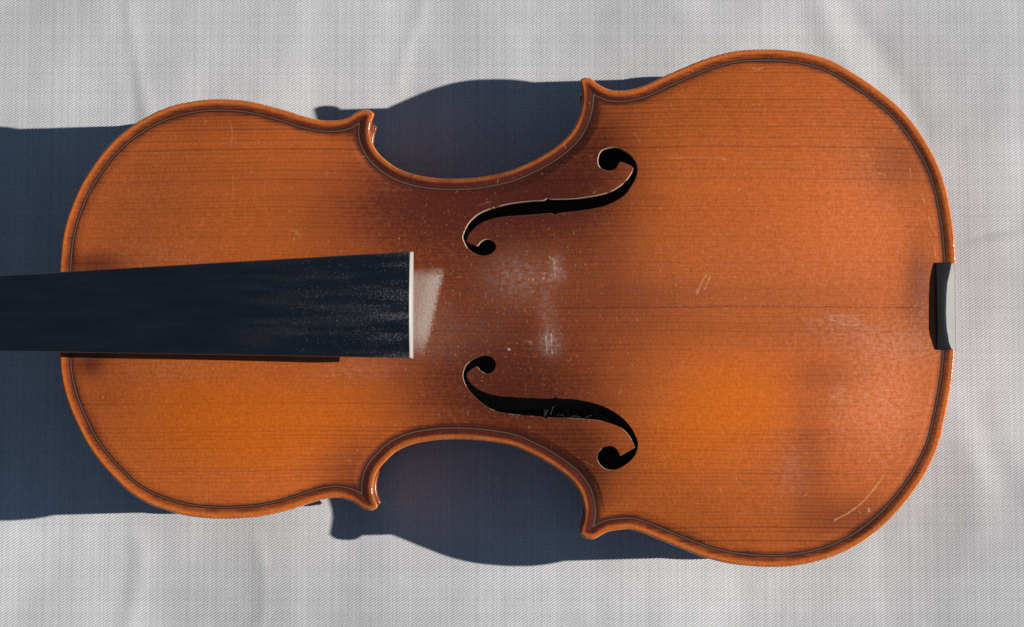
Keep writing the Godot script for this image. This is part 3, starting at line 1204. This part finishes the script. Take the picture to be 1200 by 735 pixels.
func board_section(x: float, drop: float) -> Array:
	var b := board_line(x)
	var mid: float = b[0]
	var half: float = b[1]
	var y: float = b[2] - drop
	var foot: float = minf(b[2] - 5.0, y - 0.75)
	var ring: Array = []
	ring.append(Vector3(x, foot, mid - half + 0.6))
	ring.append(Vector3(x, y - 0.7, mid - half))
	ring.append(Vector3(x, y - 0.2, mid - half + 0.12))
	for k in 19:
		var c := (-1.0 + 2.0 * k / 18.0) * (half - 0.45)
		ring.append(Vector3(x, y + sqrt(42.0 * 42.0 - c * c) - sqrt(42.0 * 42.0 - half * half), mid + c))
	ring.append(Vector3(x, y - 0.2, mid + half - 0.12))
	ring.append(Vector3(x, y - 0.7, mid + half))
	ring.append(Vector3(x, foot, mid + half - 0.6))
	return ring


func ebony_material() -> StandardMaterial3D:
	var w := 1400
	var h := 240
	var noise := FastNoiseLite.new()
	noise.fractal_octaves = 4
	noise.seed = 81
	noise.frequency = 0.011
	var big_im := noise.get_image(w / 3, h)
	big_im.resize(w, h, Image.INTERPOLATE_CUBIC)
	var big := big_im.get_data()
	noise.seed = 82
	noise.frequency = 0.3
	var fine := noise.get_image(w, h).get_data()
	noise.seed = 83
	noise.frequency = 0.05
	var streak := noise.get_image(w, h).get_data()
	var col := PackedByteArray()
	col.resize(w * h * 3)
	var gloss := PackedByteArray()
	gloss.resize(w * h)
	for y in h:
		for x in w:
			var at := y * w + x
			var n := float(big[at]) / 255.0 - 0.5
			var f := float(fine[at]) / 255.0 - 0.5
			var s := float(streak[y * w + x / 7]) / 255.0 - 0.5
			# handling marks and rosin dust, thicker towards the end of the board
			var px := (float(x) / w - 0.5) * 400.0
			var dusty := smoothstep(-130.0, -45.0, px) * 0.45 + 0.5 * smoothstep(-58.0, -40.0, px)
			var a := clampf(n * 0.3 + s * 0.34 + f * 0.5 - 0.01, 0.0, 1.0) * (0.10 + dusty) * (0.3 + 2.4 * maxf(0.0, f + 0.15)) + maxf(0.0, f - 0.24) * 0.5 * dusty
			a = clampf(a * (1.0 + 0.9 * smoothstep(-75.0, -42.0, px)), 0.0, 0.5)
			var v := 0.003 + 0.002 * s
			col[at * 3] = to_byte(v + (0.20 - v) * a)
			col[at * 3 + 1] = to_byte(v + (0.18 - v) * a)
			col[at * 3 + 2] = to_byte(v + 0.002 + (0.17 - v) * a)
			gloss[at] = int(clampf(82.0 + s * 30.0 + a * 220.0, 0.0, 255.0))
	for k in 1500:
		var at := rng.randi_range(2, h - 3) * w + rng.randi_range(400, w - 480)
		var a := rng.randf_range(0.05, 0.5)
		for q in ([at, at + 1] if rng.randf() < 0.5 else [at]):
			dab(col, q, Vector3(0.35, 0.33, 0.30), a)
	var m := StandardMaterial3D.new()
	m.albedo_texture = ImageTexture.create_from_image(Image.create_from_data(w, h, false, Image.FORMAT_RGB8, col))
	m.roughness = 1.0
	m.roughness_texture = ImageTexture.create_from_image(Image.create_from_data(w, h, false, Image.FORMAT_L8, gloss))
	m.metallic_specular = 0.9
	m.texture_repeat = false
	return m


func make_neck() -> void:
	var coat := varnished(0.9, 77)
	var rings: Array = []
	# [x, depth below the board]
	for s in [[-176.0, 47.0], [-181.0, 47.0], [-184.0, 46.0], [-187.0, 42.0], [-191.0, 34.0], [-196.0, 26.0], [-203.0, 20.5], [-212.0, 18.0], [-230.0, 16.8], [-260.0, 15.8], [-290.0, 14.8], [-311.5, 14.2]]:
		var b := board_line(s[0])
		var top: float = b[2] - 5.0
		var deep: float = minf(s[1], top - 13.5)
		var half: float = b[1] - 1.0
		var ring: Array = []
		for k in 17:
			var a := PI * k / 16.0
			ring.append(Vector3(s[0], top - deep * pow(sin(a), 0.8), b[0] - half * cos(a)))
		rings.append(ring)
	part("neck", loft(rings, true, false, 60.0), coat, violin)
	# nut, peg box and scroll, beyond the left edge of the picture
	var e := board_line(-314.0)
	var nut: Array = []
	for x in [-311.6, -312.0, -315.5, -316.0]:
		var ring: Array = []
		var up := 0.0 if x < -315.8 or x > -311.8 else 0.5
		for q in [[-1.0, -6.0], [-1.0, 0.4 + up], [-0.5, 2.0 + up], [0.0, 2.6 + up], [0.5, 2.0 + up], [1.0, 0.4 + up], [1.0, -6.0]]:
			ring.append(Vector3(x, e[2] + q[1], e[0] + q[0] * e[1]))
		nut.append(ring)
	part("nut", loft(nut, true, true, 40.0), plain(lin(0.014, 0.013, 0.014), 0.3), violin)
	var box: Array = []
	for s in [[-312.0, 42.5, 15.0, 11.6], [-322.0, 42.0, 22.0, 11.8], [-345.0, 37.0, 21.0, 10.4], [-365.0, 31.5, 18.0, 8.6], [-378.0, 28.0, 15.0, 7.4]]:
		var ring: Array = []
		for q in [[-1.0, 0.0], [1.0, 0.0], [1.0, -0.7], [0.7, -1.0], [-0.7, -1.0], [-1.0, -0.7]]:
			ring.append(Vector3(s[0], s[1] + s[2] * q[1], e[0] + s[3] * q[0]))
		box.append(ring)
	var head := part("peg_box", loft(box, true, true, 30.0), coat, violin)
	var curl: Array = []
	for k in 49:
		var a := -1.2 + k * 0.27
		var r := 15.5 * exp(-k * 0.034)
		var wide := 6.5 + k * 0.24
		var thick := 5.2 * exp(-k * 0.03)
		var c := Vector3(-389.0, 19.0, e[0])
		var ray := Vector3(cos(a), -sin(a), 0.0) * Vector3(1.0, -1.0, 1.0)
		var ring: Array = []
		for q in [[-1.0, -1.0], [1.0, -1.0], [1.0, 1.0], [-1.0, 1.0]]:
			ring.append(c + ray * (r + thick * q[1]) + Vector3(0, 0, wide * q[0]))
		curl.append(ring)
	part("scroll", loft(curl, true, true, 30.0), coat, head)


# ==================================================================== lint on the rim of the nearer f-hole
func make_lint() -> void:
	var tuft := Node3D.new()
	tuft.name = "lint"
	tuft.position = Vector3(20.0, belly_at(20.0, 42.5), 41.0) * MM
	tuft.transform = violin.transform * tuft.transform
	add_child(tuft)
	tuft.set_meta("label", "few pale hair-thin lint fibres caught on the middle of the lower f-hole's rim")
	tuft.set_meta("category", "lint")
	var mat := plain(lin(0.20, 0.19, 0.17), 0.9)
	for l in [[13.0, 41.2, 12.8, 38.6], [14.2, 38.4, 13.2, 40.4], [16.6, 37.0, 15.4, 40.4], [17.6, 40.8, 20.6, 41.0], [23.2, 41.2, 27.0, 41.6], [29.2, 41.8, 31.6, 40.8]]:
		var st := SurfaceTool.new()
		st.begin(Mesh.PRIMITIVE_TRIANGLES)
		var shift := Vector3(20.0, belly_at(20.0, 42.5), 41.0)
		var a := Vector3(l[0], belly_at(l[0], l[1]) + 0.1, l[1]) - shift
		var b := Vector3(l[2], belly_at(l[2], l[3]) + 0.2, l[3]) - shift
		var mid := (a + b) * 0.5 + Vector3(rng.randf_range(-0.7, 0.7), 0.3, -0.9)
		var prev := a
		for k in range(1, 9):
			var t := k / 8.0
			var p := a.lerp(mid, t).lerp(mid.lerp(b, t), t)
			strand(st, prev, p, 0.04)
			prev = p
		st.index()
		part("fibre", st.commit(), mat, tuft)


func strand(st: SurfaceTool, a: Vector3, b: Vector3, r: float) -> void:
	var d := (b - a).normalized()
	var s := d.cross(Vector3.UP).normalized()
	var u := s.cross(d)
	for k in 4:
		var n0 := s * cos(k * PI / 2) + u * sin(k * PI / 2)
		var n1 := s * cos((k + 1) * PI / 2) + u * sin((k + 1) * PI / 2)
		for q in [[a, n0], [b, n1], [b, n0], [a, n0], [a, n1], [b, n1]]:
			st.set_normal(q[1])
			st.add_vertex((q[0] + q[1] * r) * MM)
